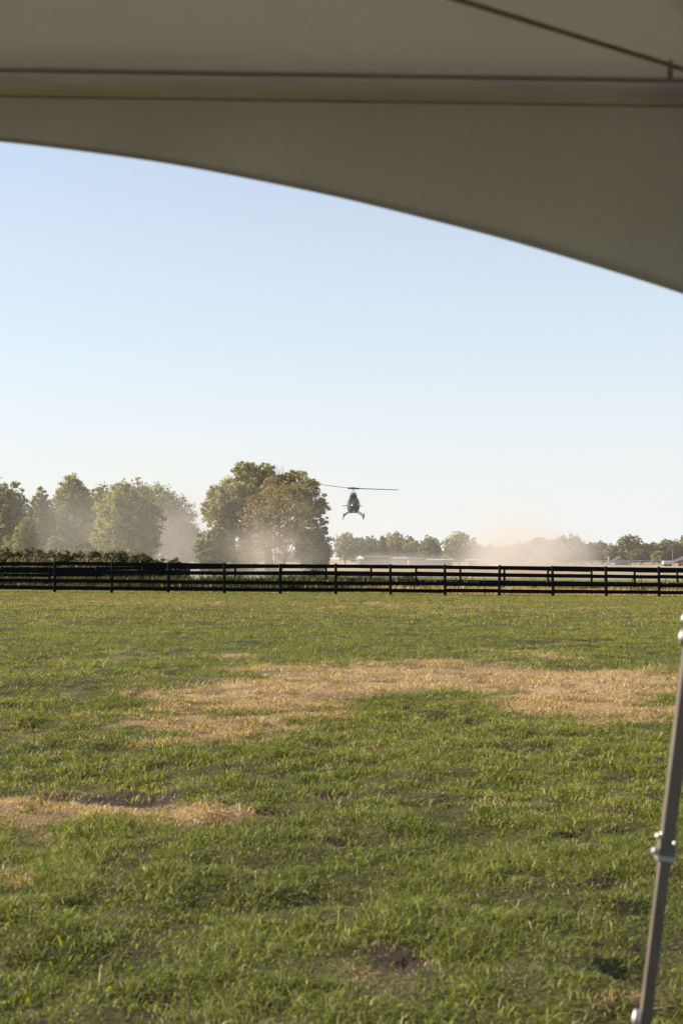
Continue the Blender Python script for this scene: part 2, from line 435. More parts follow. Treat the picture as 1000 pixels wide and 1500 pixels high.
def board_fence(p0, p1, i0, i1, nb, label, heights=(0.195, 0.51, 0.915, 1.245), jit=0.018, zs=None):
    r = random.Random(nb * 7 + i0)
    p0, p1 = Vector(p0), Vector(p1); d = (p1 - p0) / nb; L = d.length
    root = thing('board_fence', (p0.x, p0.y, gsf(p0.x, p0.y)), label, 'fence', 'black board fences', rz=math.atan2(d.y, d.x))
    inv = (Matrix.Translation(root.location) @ Matrix.Rotation(root.rotation_euler.z, 4, 'Z')).inverted()
    bms = [board_mesh(k, L - 0.012) for k in range(6)]; pms = [post_mesh(k) for k in range(3)]
    for i in range(i0, i1 + 1):
        q = p0 + d * i; q2 = q + d; z, z2 = gsf(q.x, q.y), gsf(q2.x, q2.y)
        o = link('post', pms[r.randrange(3)], root)
        l = inv @ Vector((q.x, q.y, z)); o.location = (l.x, l.y, l.z + r.uniform(-0.015, 0.02))
        o.rotation_euler = (r.uniform(-1, 1) * 0.012, r.uniform(-1, 1) * 0.018, r.uniform(0, 6))
        if i == i1: break
        for hh in heights:
            b = link('board', bms[r.randrange(6)], root)
            l = inv @ Vector(((q.x + q2.x) / 2, (q.y + q2.y) / 2, (z + z2) / 2))
            b.location = (l.x, l.y + 0.082, l.z + hh + r.uniform(-jit, jit))
            b.rotation_euler = (0, -math.atan2(z2 - z, L) + r.uniform(-1, 1) * 0.006, 0)
    return root
board_fence((-12.47, 62.0, 0), (14.39, 64.6, 0), -5, 16, 11, 'black four board post fence along the edge of the mown turf')
board_fence((-18.2, 76.4, 0), (19.0, 80.6, 0), -3, 19, 15, 'second black board fence behind the first across the weedy lane')

# weeds in the lane and at the foot of the far fence
def weeds(n, xr, yr, hr, rng, cols, wid=0.03, dens=None, clump=0.8):
    x = rng.uniform(*xr, n); y = rng.uniform(*yr, n)
    k = fbm(x * clump, y * clump, 130, 3)
    keep = rng.uniform(0, 1, n) < sstep((k - 0.30) / 0.25) * (dens(x, y) if dens else 1)
    x, y, k = x[keep], y[keep], k[keep]; n = len(x)
    h = rng.uniform(*hr, n) * (0.35 + 1.2 * sstep((k - 0.38) / 0.3))
    ci = np.array(cols)[rng.integers(0, len(cols), n)] * rng.uniform(0.6, 1.3, (n, 1))
    return blades(x, y, h, wid * rng.uniform(0.6, 1.5, n), rng.uniform(0.1, 0.8, n), ci, rng, 2, z=gz_smooth(x, y))
rw = np.random.default_rng(5)
gcol = [(0.04, 0.05, 0.014), (0.06, 0.065, 0.02), (0.08, 0.07, 0.03), (0.03, 0.036, 0.012), (0.10, 0.08, 0.035)]
tcol = [(0.36, 0.26, 0.14), (0.30, 0.22, 0.12), (0.42, 0.31, 0.17)]
left = lambda x, y: 1 - 0.97 * sstep((x - 1) / 5)
right = lambda x, y: sstep((x + 1) / 5)
V, F, C = merge([weeds(36000, (-26, 8), (73.5, 83), (0.3, 0.72), rw, gcol, 0.045, left),
                 weeds(9000, (-26, 26), (66, 74), (0.1, 0.35), rw, gcol, 0.035, left),
                 weeds(800, (6, 26), (77.5, 82.5), (0.4, 1.0), rw, gcol, 0.045, None, 0.35)])
tag(link('weeds', np_mesh('weeds', V, F, C, M_GRASS)), 'tall green and brown weeds growing in the lane between the fences', 'weeds', kind='stuff')
V, F, C = merge([weeds(26000, (-2, 28), (66, 80), (0.10, 0.34), rw, tcol, 0.035, right)])
tag(link('dry_grass', np_mesh('dry_grass', V, F, C, M_GRASS)), 'bleached straw grass in the lane between the fences', 'grass', kind='stuff')
def pasture_strip():
    n = 40000; x = rw.uniform(-34, 34, n); y = rw.uniform(82, 118, n)
    big = fbm(x * 0.2, y * 0.2, 140, 3)
    c = np.array([0.10, 0.12, 0.035])[None] * (0.6 + 0.8 * big[:, None]) * rw.uniform(0.7, 1.3, (n, 1))
    return blades(x, y, rw.uniform(0.05, 0.16, n), np.full(n, 0.06), rw.uniform(0.2, 0.9, n), c, rw, 1, z=gz_smooth(x, y) - 0.004)
V, F, C = pasture_strip()
tag(link('pasture_grass', np_mesh('pasture_grass', V, F, C, M_GRASS)), 'green pasture grass beyond the second fence', 'grass', kind='stuff')

# ------------------------------------------------------------------ trees
def unit(rng, n):
    v = rng.normal(size=(n, 3)); return v / np.linalg.norm(v, axis=1, keepdims=True)

def leaf_quads(P, N, size, col, rng):
    """one bent diamond-ish quad per leaf clump"""
    n = len(P); a = unit(rng, n); u = np.cross(N, a); u /= np.linalg.norm(u, axis=1, keepdims=True) + 1e-9
    v = np.cross(N, u); s = size[:, None]
    asp = rng.uniform(0.5, 0.9, (n, 1))
    V = np.empty((n, 4, 3))
    V[:, 0] = P - u * s; V[:, 1] = P - v * s * asp + N * s * 0.15; V[:, 2] = P + u * s; V[:, 3] = P + v * s * asp + N * s * 0.15
    return V.reshape(-1, 3), np.arange(n * 4).reshape(n, 4), np.repeat(col, 4, 0)

def crown(rng, cen, rad, ncl, nleaf, lsize, cols, clr=0.20, shape='round', inner=0.45, spread=0.35, gaps=0.0, fill=0.35):
    """leaf clusters through the volume of a crown over a looser filling of leaves; returns mesh arrays and cluster centres"""
    ph = rng.uniform(0, 6.28, 6)
    def place(n, rmin, rmax):
        d = unit(rng, n); r = rng.uniform(rmin ** 2, rmax ** 2, n) ** 0.5; az = np.arctan2(d[:, 1], d[:, 0])
        lob = 0.95 + 0.06 * np.sin(3 * az + ph[0] + 2 * d[:, 2]) + 0.05 * np.sin(5 * az + ph[1] - 3 * d[:, 2]) + 0.045 * np.sin(9 * d[:, 2] + ph[2] + 3 * az)
        q = d * (r * lob)[:, None]
        if shape == 'cone':
            t = rng.uniform(0, 1, n) ** 0.75; z = 1 - 2 * t          # t=0 at tip
            rr = (0.06 + 0.94 * t ** 0.85) * rng.uniform(0.45, 1.0, n) * rmax * (1 + 0.08 * np.sin(5 * az + ph[0] + 6 * z))
            q = np.stack([np.cos(az) * rr, np.sin(az) * rr, z], 1)
        elif shape == 'egg':                                         # wide low, narrower top
            k = 0.5 * (q[:, 2] + 1); w_ = 1.16 - 0.50 * np.clip(k, 0, 1.05) ** 2.2
            q[:, 0] *= w_; q[:, 1] *= w_
        elif shape == 'dome':                                        # broad base
            lowk = np.clip(-q[:, 2], 0, 1)[:, None]; q[:, :2] *= 1 + 0.25 * lowk
        return q
    q = place(ncl, inner, 1.0)
    if gaps > 0:                                                     # pockets without leaves
        wv = sum(np.sin(q @ (unit(rng, 1)[0] * f_) + rng.uniform(0, 6.28)) for f_ in (6, 7.5, 9, 11, 13))
        q = q[wv > np.quantile(wv, gaps)]
    Cn = np.asarray(cen) + q * np.asarray(rad); ncl = len(Cn)
    mr_ = float(np.mean(rad[:2])); R = mr_ * clr * rng.uniform(0.55, 1.4, ncl)
    idx = np.repeat(np.arange(ncl), nleaf); n = len(idx)
    o = unit(rng, n); rr = rng.uniform(0, 1, n) ** 0.45
    off = o * rr[:, None] * np.array([1.0, 1.0, 0.72])
    P = Cn[idx] + off * R[idx][:, None]
    cl = np.array(cols); cc = cl[rng.integers(0, len(cl), ncl)]; sh = np.exp(rng.normal(0, 0.14, ncl))
    c = cc[idx] * sh[idx][:, None]
    nf = int(n * fill)
    if nf:
        qf = place(nf, 0.35, 0.97); P = np.concatenate([P, np.asarray(cen) + qf * np.asarray(rad)]); off = np.concatenate([off, unit(rng, nf) * 0.7])
        c = np.concatenate([c, cl[rng.integers(0, len(cl), nf)]])
    n = len(P)
    out_ = P - np.asarray(cen); out_ /= np.linalg.norm(out_, axis=1, keepdims=True) + 1e-6
    N = off * 0.9 + out_ * 0.5 + unit(rng, n) * 0.75 + np.array([0, 0, 0.35]); N /= np.linalg.norm(N, axis=1, keepdims=True)
    c = c * np.exp(rng.normal(0, spread * 0.6, (n, 1)))
    return leaf_quads(P, N, lsize * rng.uniform(0.6, 1.35, n), c, rng) + (Cn,)

def wood(rng, base_r, height, Cn, nl=18, lean=(0, 0), stems=1, low=0.2, spread=0.0):
    mb = MB(); r = random.Random(int(rng.integers(1e6)))
    for s in range(stems):
        a = 2 * math.pi * s / max(stems, 1) + r.uniform(-.3, .3); sp = spread * r.uniform(0.5, 1.0) if stems > 1 else 0
        top = Vector((lean[0] + math.cos(a) * sp * height, lean[1] + math.sin(a) * sp * height, height * r.uniform(0.85, 1.0)))
        pts, rd = [], []
        for k in range(8):
            f = k / 7; b = f ** 1.15
            pts.append((top.x * b + math.cos(a) * base_r * (stems > 1) + r.uniform(-1, 1) * 0.05 * height * f * (1 - f), top.y * b + math.sin(a) * base_r * (stems > 1), -0.3 + (top.z + 0.3) * f))
            rd.append(base_r / (stems ** 0.45) * (1 - 0.88 * f) * (1.25 if k == 0 else 1))
        mb.tube(pts, rd, 7, cap=False)
        if stems > 1:
            for q in range(5):
                f = r.uniform(0.35, 0.9); i = int(f * 7); p = Vector(pts[i]); e = p + Vector((r.uniform(-1, 1), r.uniform(-1, 1), r.uniform(0.5, 1.4))) * height * 0.14
                mb.tube([p, p.lerp(e, .5) + Vector((0, 0, .1)), e], [rd[i] * .55, rd[i] * .35, 0.015], 4, cap=False)
    if Cn is not None and stems == 1:
        order = rng.permutation(len(Cn))[:nl]
        for j in order:
            e = Vector(Cn[j]); f = max(low, min(0.85, (e.z / height) * r.uniform(0.45, 0.75)))
            p = Vector((lean[0] * f ** 1.15, lean[1] * f ** 1.15, -0.3 + (height + 0.3) * f))
            mid = p.lerp(e, 0.5) + Vector((0, 0, -0.04 * height * r.random()))
            mb.tube([p, mid, e], [base_r * (1 - 0.8 * f) * 0.5, base_r * 0.22, 0.012], 5, cap=False)
    return mb

def make_tree(name, label, px, hwpx, top, Y, cols, seed, group, shape='round', ncl=220, nleaf=110, lsize=0.15, clr=0.22,
              basefrac=0.12, depth=1.0, inner=0.45, stems=1, spread=0.35, cat='tree', skirt=0.1, nl=18, fan=0.3, gaps=0.06):
    rng = np.random.default_rng(seed)
    x = (px - CX) / F_PX * Y; g = gsf(x, Y)
    H = CAM_H + (HY - top) / F_PX * Y - g; rx = hwpx / F_PX * Y
    root = thing(name, (x, Y, g), label, cat, group)
    zb = H * basefrac; rz = (H - zb) / 2 * 0.94; zc = zb + (H - zb) / 2
    kx = 0.95
    V, F, C, Cn = crown(rng, (0, 0, zc), (rx * kx, rx * depth * kx, rz), int(ncl * 2.55), max(8, int(nleaf * 0.31)), lsize * 0.78, cols, clr * 0.56, shape, inner, spread, gaps)
    link('crown', np_mesh('crown', V, F, C, M_LEAF), root)
    wood(rng, 0.022 * H + 0.03, H * 0.88, Cn, nl * 2, stems=stems, spread=fan).build('trunk', M_BARK, root, True)
    return root

GRN = [(0.159, 0.172, 0.058), (0.186, 0.193, 0.069), (0.131, 0.145, 0.05), (0.221, 0.214, 0.08)]
OLV = [(0.198, 0.191, 0.069), (0.238, 0.218, 0.079), (0.165, 0.158, 0.059), (0.264, 0.231, 0.09)]
BRN = [(0.221, 0.137, 0.047), (0.169, 0.111, 0.046), (0.273, 0.169, 0.046), (0.143, 0.104, 0.052), (0.169, 0.15, 0.052)]
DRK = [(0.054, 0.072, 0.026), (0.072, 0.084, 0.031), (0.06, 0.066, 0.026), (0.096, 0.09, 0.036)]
YEL = [(0.24, 0.204, 0.054), (0.192, 0.18, 0.054), (0.156, 0.156, 0.048)]
RED = [(0.24, 0.105, 0.06), (0.18, 0.095, 0.05), (0.20, 0.13, 0.06)]
G1 = 'trees behind the hedge on the dusty side'
make_tree('broadleaf_tree', 'broad domed green tree at the end of the row behind the hedge', 6, 43, 699, 152, GRN, 101, G1, 'dome')
make_tree('broadleaf_tree', 'slim pointed green tree between the domed tree and the tall tree', 60, 23, 710, 162, OLV, 102, G1, 'egg', 160, 100)
make_tree('small_tree', 'small bright bushy tree in front of the domed tree', 38, 20, 751, 140, OLV, 103, G1, 'egg', 130, 90, 0.12, basefrac=0.02)
make_tree('broadleaf_tree', 'tall peaked olive tree half veiled in dust beside the round tree', 105, 37, 688, 166, OLV, 104, G1, 'egg', 280, 110)
make_tree('broadleaf_tree', 'pale dusty tree rising behind and between the tall tree and round tree', 148, 26, 698, 205, GRN, 105, G1, 'dome', 110, 80, 0.2)
make_tree('broadleaf_tree', 'full round green tree standing clear of the dust behind the hedge', 187, 55, 694, 119, [tuple(c * 1.15 for c in q) for q in GRN[1:] + OLV], 106, G1, 'dome', 330, 110, 0.12, basefrac=0.04, clr=0.17, gaps=0.12)
make_tree('broadleaf_tree', 'wide tree mostly swallowed by dust sloping towards the large autumn tree', 228, 70, 702, 196, GRN, 107, G1, 'egg', 220, 100, 0.2, basefrac=0.02)
make_tree('broadleaf_tree', 'low tree lost in thick dust beside the large autumn tree', 272, 30, 758, 200, GRN, 117, G1, 'egg', 90, 80, 0.2, basefrac=0.02)

G2 = 'autumn tree clump by the landing helicopter'
# the large tree: a tall green crown in several lobes over bare limbs
def lobed_tree():
    rng = np.random.default_rng(77); Y = 134.0
    x0 = (392 - CX) / F_PX * Y; g = gsf(x0, Y)
    root = thing('large_tree', (x0, Y, g), 'largest tree with a lobed green crown and a notch of bare twigs', 'tree', G2)
    k = Y / F_PX; parts, cents = [], []
    lobes = [(372, 706, 40, 32, 0), (342, 730, 38, 36, 0), (324, 750, 30, 34, 0), (435, 718, 34, 30, 3), (458, 744, 26, 34, 3), (404, 716, 34, 26, 2),
             (470, 775, 14, 22, 3), (335, 775, 26, 28, 1), (360, 690, 22, 16, 0), (386, 690, 18, 16, 0), (428, 700, 16, 12, 0), (452, 712, 16, 12, 0), (318, 722, 16, 18, 0), (306, 748, 14, 20, 0), (400, 735, 46, 34, 2), (365, 778, 28, 26, 3), (432, 775, 26, 24, 3)]
    PAL = [tuple(c * 1.25 for c in q) for q in GRN[1:] + OLV + OLV] + BRN[:2]
    sets = [PAL, PAL, [tuple(c * 1.15 for c in q) for q in BRN + OLV], [tuple(c * 1.15 for c in q) for q in OLV + BRN]]
    for px, py, hw, hh, s in lobes:
        c = at(px, py, Y); cen = (c.x - x0, rng.uniform(-1.2, 1.4), c.z - g)
        V, F, C, Cn = crown(rng, cen, (hw * k * .95, hw * k * 1.1, hh * k * .95), max(44, int(hw * hh / 4.2)), 34, 0.10, sets[s], 0.17, 'round', 0.3, 0.35, 0.36, 0.06)
        parts.append((V, F, C)); cents.append(Cn)
    V, F, C = merge(parts)
    link('crown', np_mesh('crown', V, F, C, M_LEAF), root)
    mb = wood(rng, 0.30, 9.6, np.concatenate(cents), 100, low=0.30)
    r = random.Random(3)                              # bare twigs in the notch
    for i in range(9):
        a = at(405 + r.uniform(-4, 4), 708, Y); b = at(405 + r.uniform(-10, 12), 680 + r.uniform(-4, 10), Y)
        a = Vector((a.x - x0, r.uniform(-.5, .5), a.z - g)); b = Vector((b.x - x0, r.uniform(-.8, .8), b.z - g))
        mb.tube([a, a.lerp(b, .5) + Vector((r.uniform(-.15, .15), 0, 0)), b], [0.035, 0.022, 0.008], 4, cap=False)
    mb.build('trunk', M_BARK, root, True)
lobed_tree()
make_tree('autumn_tree', 'brown and orange leaved tree with many fanning stems rising from the dust', 405, 62, 699, 129, [tuple(c * 1.25 for c in q) for q in BRN + OLV[:2]], 108, G2, 'round', 135, 70, 0.12, clr=0.17, basefrac=0.2, inner=0.5, stems=17, fan=0.42, gaps=0.3)
make_tree('shrub_tree', 'bright green bushy tree leaning out at the sunlit foot of the largest tree', 316, 33, 768, 126, [(0.10, 0.125, 0.03), (0.13, 0.14, 0.035), (0.16, 0.13, 0.035)], 109, G2, 'dome', 100, 100, 0.13, basefrac=0.0, clr=0.24)
make_tree('shrub_tree', 'olive brown bush in the dust between the bright bushy tree and the fanning stems', 355, 22, 788, 131, OLV + BRN, 111, G2, 'dome', 70, 90, 0.12, basefrac=-0.05, clr=0.24)
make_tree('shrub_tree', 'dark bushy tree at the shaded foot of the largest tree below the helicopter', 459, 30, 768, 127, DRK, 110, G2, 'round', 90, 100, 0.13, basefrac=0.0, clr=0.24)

for k, (px, hw, top, Y, l) in enumerate([(128, 24, 786, 150, 'leafy understorey bush between the tall peaked tree and the round tree'), (84, 22, 780, 158, 'leafy understorey bush between the slim pointed tree and the tall peaked tree'),
        (22, 26, 782, 148, 'leafy understorey bush at the foot of the broad domed tree')]):
    make_tree('understorey_bush', l, px, hw, top, Y, OLV, 240 + k, G1, 'dome', 70, 90, 0.14, basefrac=-0.1, clr=0.25, cat='bush', nl=6)

# hedge shrubs behind the second fence
def shrub(px, hw, top, Y, cols, seed, label):
    make_tree('hedge_shrub', label, px, hw * 1.2, top, Y, cols, seed, 'hedge shrubs behind the second fence', 'dome', 80, 84, 0.10, basefrac=-0.2, clr=0.26, cat='shrub', nl=8, spread=0.5)
HB = [(0.105, 0.09, 0.045), (0.09, 0.085, 0.04), (0.085, 0.09, 0.035), (0.13, 0.11, 0.055)]
HG = [(0.045, 0.06, 0.022), (0.06, 0.075, 0.028), (0.08, 0.085, 0.03), (0.07, 0.06, 0.03)]
HEDGE = [(-30, 34, 799, 93, HG, 'dark green bramble shrub at the outer end of the hedge'), (12, 30, 800, 91, HG, 'dark green bramble shrub in the hedge below the broad domed tree'),
         (48, 30, 797, 93, HG, 'tallest dark bramble shrub of the hedge below the small bright tree'), (82, 26, 800, 91, HG, 'dark bramble shrub of the hedge below the slim pointed tree'),
         (112, 24, 804, 92, HB, 'brown seeding shrub of the hedge below the tall peaked tree'), (137, 14, 801, 91, HB, 'narrow brown shrub between the tall peaked tree and the round tree'),
         (172, 34, 801, 92, HG, 'large dark green shrub in front of the full round tree'), (205, 22, 806, 91, HB, 'brown shrub at the shaded side of the full round tree'),
         (232, 22, 817, 92, HG, 'low green shrub below the wide dust swallowed tree'), (258, 18, 817, 91, HG, 'last low green shrub where the hedge ends towards the largest tree'),
         (60, 60, 812, 88, HB, 'wide low brown shrub against the second fence under the bramble shrubs'), (140, 50, 814, 88, HB, 'wide low brown shrub against the second fence before the round tree')]
for k, (px, hw, top, Y, c, l) in enumerate(HEDGE):
    shrub(px, hw, top, Y, c, 200 + k, l)
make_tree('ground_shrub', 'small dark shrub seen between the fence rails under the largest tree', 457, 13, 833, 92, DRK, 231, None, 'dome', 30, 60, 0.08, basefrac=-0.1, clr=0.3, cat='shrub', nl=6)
make_tree('ground_shrub', 'small green bush seen between the fence rails below the sheds', 598, 16, 842, 96, HG, 232, None, 'dome', 30, 60, 0.08, basefrac=-0.1, clr=0.3, cat='shrub', nl=6)

# far tree line
G3 = 'far line of trees beyond the dusty field'
def far(px, hw, top, cols, seed, label, shape='round', Y=430, name='far_tree'):
    make_tree(name, label, px, hw, top, Y, cols, seed, G3, shape, int(80 + hw), 33, 0.38, 0.25, basefrac=0.06, nl=8)
PUR = [(0.12, 0.075, 0.06), (0.10, 0.07, 0.05), (0.11, 0.09, 0.05)]
far(505, 19, 778, OLV, 301, 'olive tree in the far line next to the largest tree'); far(524, 15, 784, OLV, 302, 'hazy olive tree one in from the largest tree in the far line'); far(541, 18, 782, GRN, 303, 'hazy green tree beside the dark far conifer')
far(560, 14, 784, DRK, 304, 'dark conifer in the far line beside the red tree', 'cone', 415, 'far_conifer')
far(578, 23, 777, GRN, 305, 'rounded green tree towering behind the small red tree', 'round', 440)
far(577, 14, 789, RED, 306, 'small red leaved autumn tree in the far line', 'round', 420)
far(599, 13, 783, GRN, 307, 'green tree between the red tree and the yellow tree'); far(606, 14, 790, YEL, 308, 'yellow green tree in the far line', 'round', 420)
far(630, 18, 783, GRN, 309, 'dark topped green tree between the yellow tree and the great round far tree'); far(622, 14, 792, YEL, 320, 'low yellowing tree in front of the dark topped far tree', 'round', 418)
far(672, 29, 777, OLV, 310, 'great round olive tree at the edge of the dust plume', 'round', 400); far(696, 13, 795, OLV, 311, 'small hazy tree at the shoulder of the great round far tree')
far(717, 9, 797, OLV, 312, 'slender hazy tree alone in the dip before the dust plume'); far(735, 14, 804, OLV, 313, 'lowest hazy tree deep in the dust plume'); far(762, 20, 794, OLV, 314, 'hazy tree in the dust plume between the lowest and the rounded one'); far(790, 24, 785, OLV, 315, 'rounded hazy tree in the thick of the dust plume'); far(828, 32, 782, OLV, 316, 'broad hazy tree on the thinning side of the dust plume'); far(850, 16, 794, OLV, 317, 'hazy tree between the broad plume tree and the small orange tree')
far(866, 10, 793, [(0.22, 0.10, 0.045), (0.15, 0.10, 0.05)], 318, 'small orange tree next to the dust plume'); far(881, 17, 792, PUR, 319, 'purplish brown tree behind the white flag', 'round')
far(894, 11, 796, GRN, 321, 'narrow green tree standing over the white flag', 'round', 415); far(922, 25, 781, DRK + GRN, 322, 'tall dark green tree behind the grey house', 'round')
far(936, 19, 803, [(0.17, 0.10, 0.045), (0.12, 0.085, 0.04), (0.09, 0.08, 0.035)], 323, 'rusty brown tree in front of the tall dark green tree', 'dome', 400)
far(956, 20, 793, DRK + OLV, 324, 'dull green tree between the dark green tree and the brick barn'); far(979, 22, 788, OLV + DRK, 325, 'wide olive tree behind the brick barn')
far(1006, 15, 779, GRN, 326, 'tall green tree rising over the brick barn'); far(1040, 26, 786, OLV, 327, 'far tree past the brick barn'); far(964, 12, 806, YEL, 328, 'low yellow bush tree beside the light pole', 'dome', 395)
# woodland on the skyline
rd = np.random.default_rng(61)
ps, tot = [], 0
for i in range(64):
    px = rd.uniform(-150, 1150); Y = rd.uniform(620, 820); c = at(px, 818, Y); hh = rd.uniform(4.5, 8.5)
    V, F, C, _ = crown(rd, (c.x, Y, hh * .5 - .3), (rd.uniform(5, 9), 5, hh * .5), 26, 22, 0.75, [GRN, OLV, BRN, DRK][rd.integers(0, 4)], 0.34)
    ps.append((V, F, C))
V, F, C = merge(ps)
tag(link('distant_woodland', np_mesh('distant_woodland', V, F, C, M_LEAF)), 'low hazy woodland along the skyline behind the far trees', 'woodland', kind='stuff')

# ------------------------------------------------------------------ far sheds, house, barn, paddock fence
M_SHEDWOOD = mat('weathered_shed_boards', (0.06, 0.053, 0.045), 0.9, var=0.35, scale=2, stretch=(6, 6, 0.6), bump=0.3)
M_METALROOF = mat('pale_metal_roof', (0.22, 0.225, 0.23), 0.85, 0.0, var=0.1, scale=1.5)
M_DARKROOF = mat('dark_shingle_roof', (0.05, 0.042, 0.04), 0.9, var=0.3, scale=3)
M_GREYWALL = mat('grey_siding', (0.15, 0.165, 0.18), 0.8, var=0.12, scale=2, stretch=(1, 1, 8))
M_BROWNWALL = mat('red_brown_boards', (0.24, 0.13, 0.095), 0.8, var=0.25, scale=2, stretch=(6, 6, 1))
M_BRICK = mat('red_brick', (0.22, 0.11, 0.08), 0.85, var=0.2, scale=6)
M_DARKOPEN = mat('dark_opening', (0.02, 0.02, 0.02), 0.9, var=0.2)
M_PANE = mat('window_glass', (0.05, 0.06, 0.07), 0.08, var=0.2, spec=0.8)

def base_at(px, Y):
    x = (px - CX) / F_PX * Y; return Vector((x, Y, gsf(x, Y)))

def shed(px0, px1, top, Y, label, wallm, roofm, deep=4.0, over=0.35, ridge=0.0, openfront=True, rz=0.0, name='run_in_shed', cat='shed', wins=0):
    b = base_at((px0 + px1) / 2, Y); W = (px1 - px0) / F_PX * Y; H = CAM_H + (HY - top) / F_PX * Y - b.z
    root = thing(name, b, label, cat, 'farm buildings across the dusty field', rz=rz)
    eh = H - 0.25 - ridge; ww = W - 2 * over
    wl = MB()
    wl.quadbox(0, deep / 2, eh / 2, ww, 0.12, eh)                       # back
    for s in (-1, 1): wl.quadbox(s * (ww / 2 - 0.06), -0.063, eh / 2 - 0.002, 0.12, deep, eh)
    if openfront:
        wl.quadbox(0, -deep / 2 - 0.003, eh - 0.25, ww - 0.246, 0.10, 0.494)
        for k in range(3): wl.quadbox(-ww / 2 + ww * (k + 0.5) / 3, -deep / 2, (eh - 0.5) / 2, 0.16, 0.16, eh - 0.5)
    else:
        wl.quadbox(0, -deep / 2 - 0.003, eh / 2 - 0.004, ww - 0.246, 0.12, eh - 0.008)
    wl.build('wall', wallm, root)
    rf = MB()
    if ridge > 0:
        prof = [(-W / 2, eh), (0, eh + ridge + 0.13), (W / 2, eh), (W / 2, eh + 0.12), (0, eh + ridge + 0.25), (-W / 2, eh + 0.12)]
        b0 = len(rf.v); rf.prism(prof, -deep / 2 - over, deep / 2 + over)
        gb = MB(); gb.prism([(-ww / 2 + .05, eh - 0.01), (ww / 2 - .05, eh - 0.01), (0, eh + ridge)], -deep / 2 + 0.02, -deep / 2 + 0.1); gb.build('gable', wallm, root)
    else:
        r = Matrix.Rotation(0.05, 3, 'X'); rf.quadbox(0, 0, eh + 0.12, W, deep + 2 * over, 0.12, r)
    rf.build('roof', roofm, root)
    for k in range(wins):
        xx = -ww / 2 + ww * (k + 0.5) / wins
        wn = MB().quadbox(xx, -deep / 2 - 0.075, eh * 0.55, 0.9, 0.06, 0.9).build('window', M_WHITE, root)
        MB().quadbox(xx, -deep / 2 - 0.115, eh * 0.55, 0.72, 0.03, 0.72).build('pane', M_PANE, wn)
    return root
shed(521, 572, 814.5, 300, 'low weathered run in shed with a dark open front in the dust', M_SHEDWOOD, M_SHEDWOOD, 5.0, 0.5, rz=0.12)
shed(570, 597, 816.5, 312, 'grey sided shed with a pale metal roof next to the weathered shed', M_GREYWALL, M_METALROOF, 5.0, 0.3, openfront=False, rz=-0.15)
shed(594, 622, 817.5, 322, 'reddish brown shed beside the pale roofed shed', M_BROWNWALL, M_DARKROOF, 5.0, 0.3, openfront=False, rz=0.1)
shed(612, 664, 819, 345, 'long low white shed under the yellow far trees', M_GREYWALL, M_METALROOF, 5.0, 0.3, openfront=False, rz=-0.05, name='long_shed')
shed(682, 716, 819.5, 350, 'low pale shed half lost in the dust beside the great round far tree', M_BROWNWALL, M_METALROOF, 5.0, 0.3, openfront=False)
shed(895, 919, 815, 372, 'grey house with a dark roof under the tall dark green tree', M_GREYWALL, M_DARKROOF, 6.0, 0.3, ridge=1.15, openfront=False, name='house', cat='house', wins=3)
shed(985, 1030, 814, 330, 'red brick barn with a low brown gable roof beside the light pole', M_BRICK, M_DARKROOF, 7.0, 0.35, ridge=1.25, openfront=False, name='brick_barn', cat='barn', wins=3)

def party_tent(px, top, Y, W, label):
    b = base_at(px, Y); root = thing('white_canopy', b, label, 'canopy'); H = CAM_H + (HY - top) / F_PX * Y - b.z
    r = MB(); h = W / 2
    r.v += [(-h, -h, H - .55), (h, -h, H - .55), (h, h, H - .55), (-h, h, H - .55), (0, 0, H), (-h, -h, H - .8), (h, -h, H - .8), (h, h, H - .8), (-h, h, H - .8)]
    r.f += [(0, 1, 4), (1, 2, 4), (2, 3, 4), (3, 0, 4), (0, 5, 6, 1), (1, 6, 7, 2), (2, 7, 8, 3), (3, 8, 5, 0)]
    r.build('roof', M_WHITE, root)
    for sx in (-1, 1):
        for sy in (-1, 1): MB().tube([(sx * h * .95, sy * h * .95, -.2), (sx * h * .95, sy * h * .95, H - .6)], 0.03, 6).build('leg', M_GREYWALL, root)
party_tent(527, 814, 292, 1.7, 'small white canopy roof standing before the weathered shed')

M_RAILWHITE = mat('white_rail_paint', (0.40, 0.40, 0.40), 0.6, var=0.15)
def rail_fence(pxa, pxb, Y, label, step=2.6, rails=(0.45, 0.85, 1.25)):
    a, b = base_at(pxa, Y), base_at(pxb, Y + 6); n = int((b - a).length / step); root = thing('rail_fence', a, label, 'fence', 'far white paddock fences')
    d = (b - a) / n; pm = MB().quadbox(0, 0, 0.6, 0.13, 0.13, 1.45).mesh('post', M_RAILWHITE)
    rm = MB().quadbox(d.length / 2, 0, 0, d.length - .01, 0.04, 0.14).mesh('rail', M_RAILWHITE)
    for i in range(n + 1):
        link('post', pm, root, d * i)
        if i < n:
            for h in rails:
                o = link('rail', rm, root, d * i + Vector((0, -0.09, h))); o.rotation_euler = (0, 0, math.atan2(d.y, d.x))
rail_fence(838, 985, 318, 'white paddock rail fence running from the dust to the brick barn')
rail_fence(640, 760, 360, 'white paddock rail fence half hidden in the dust plume')

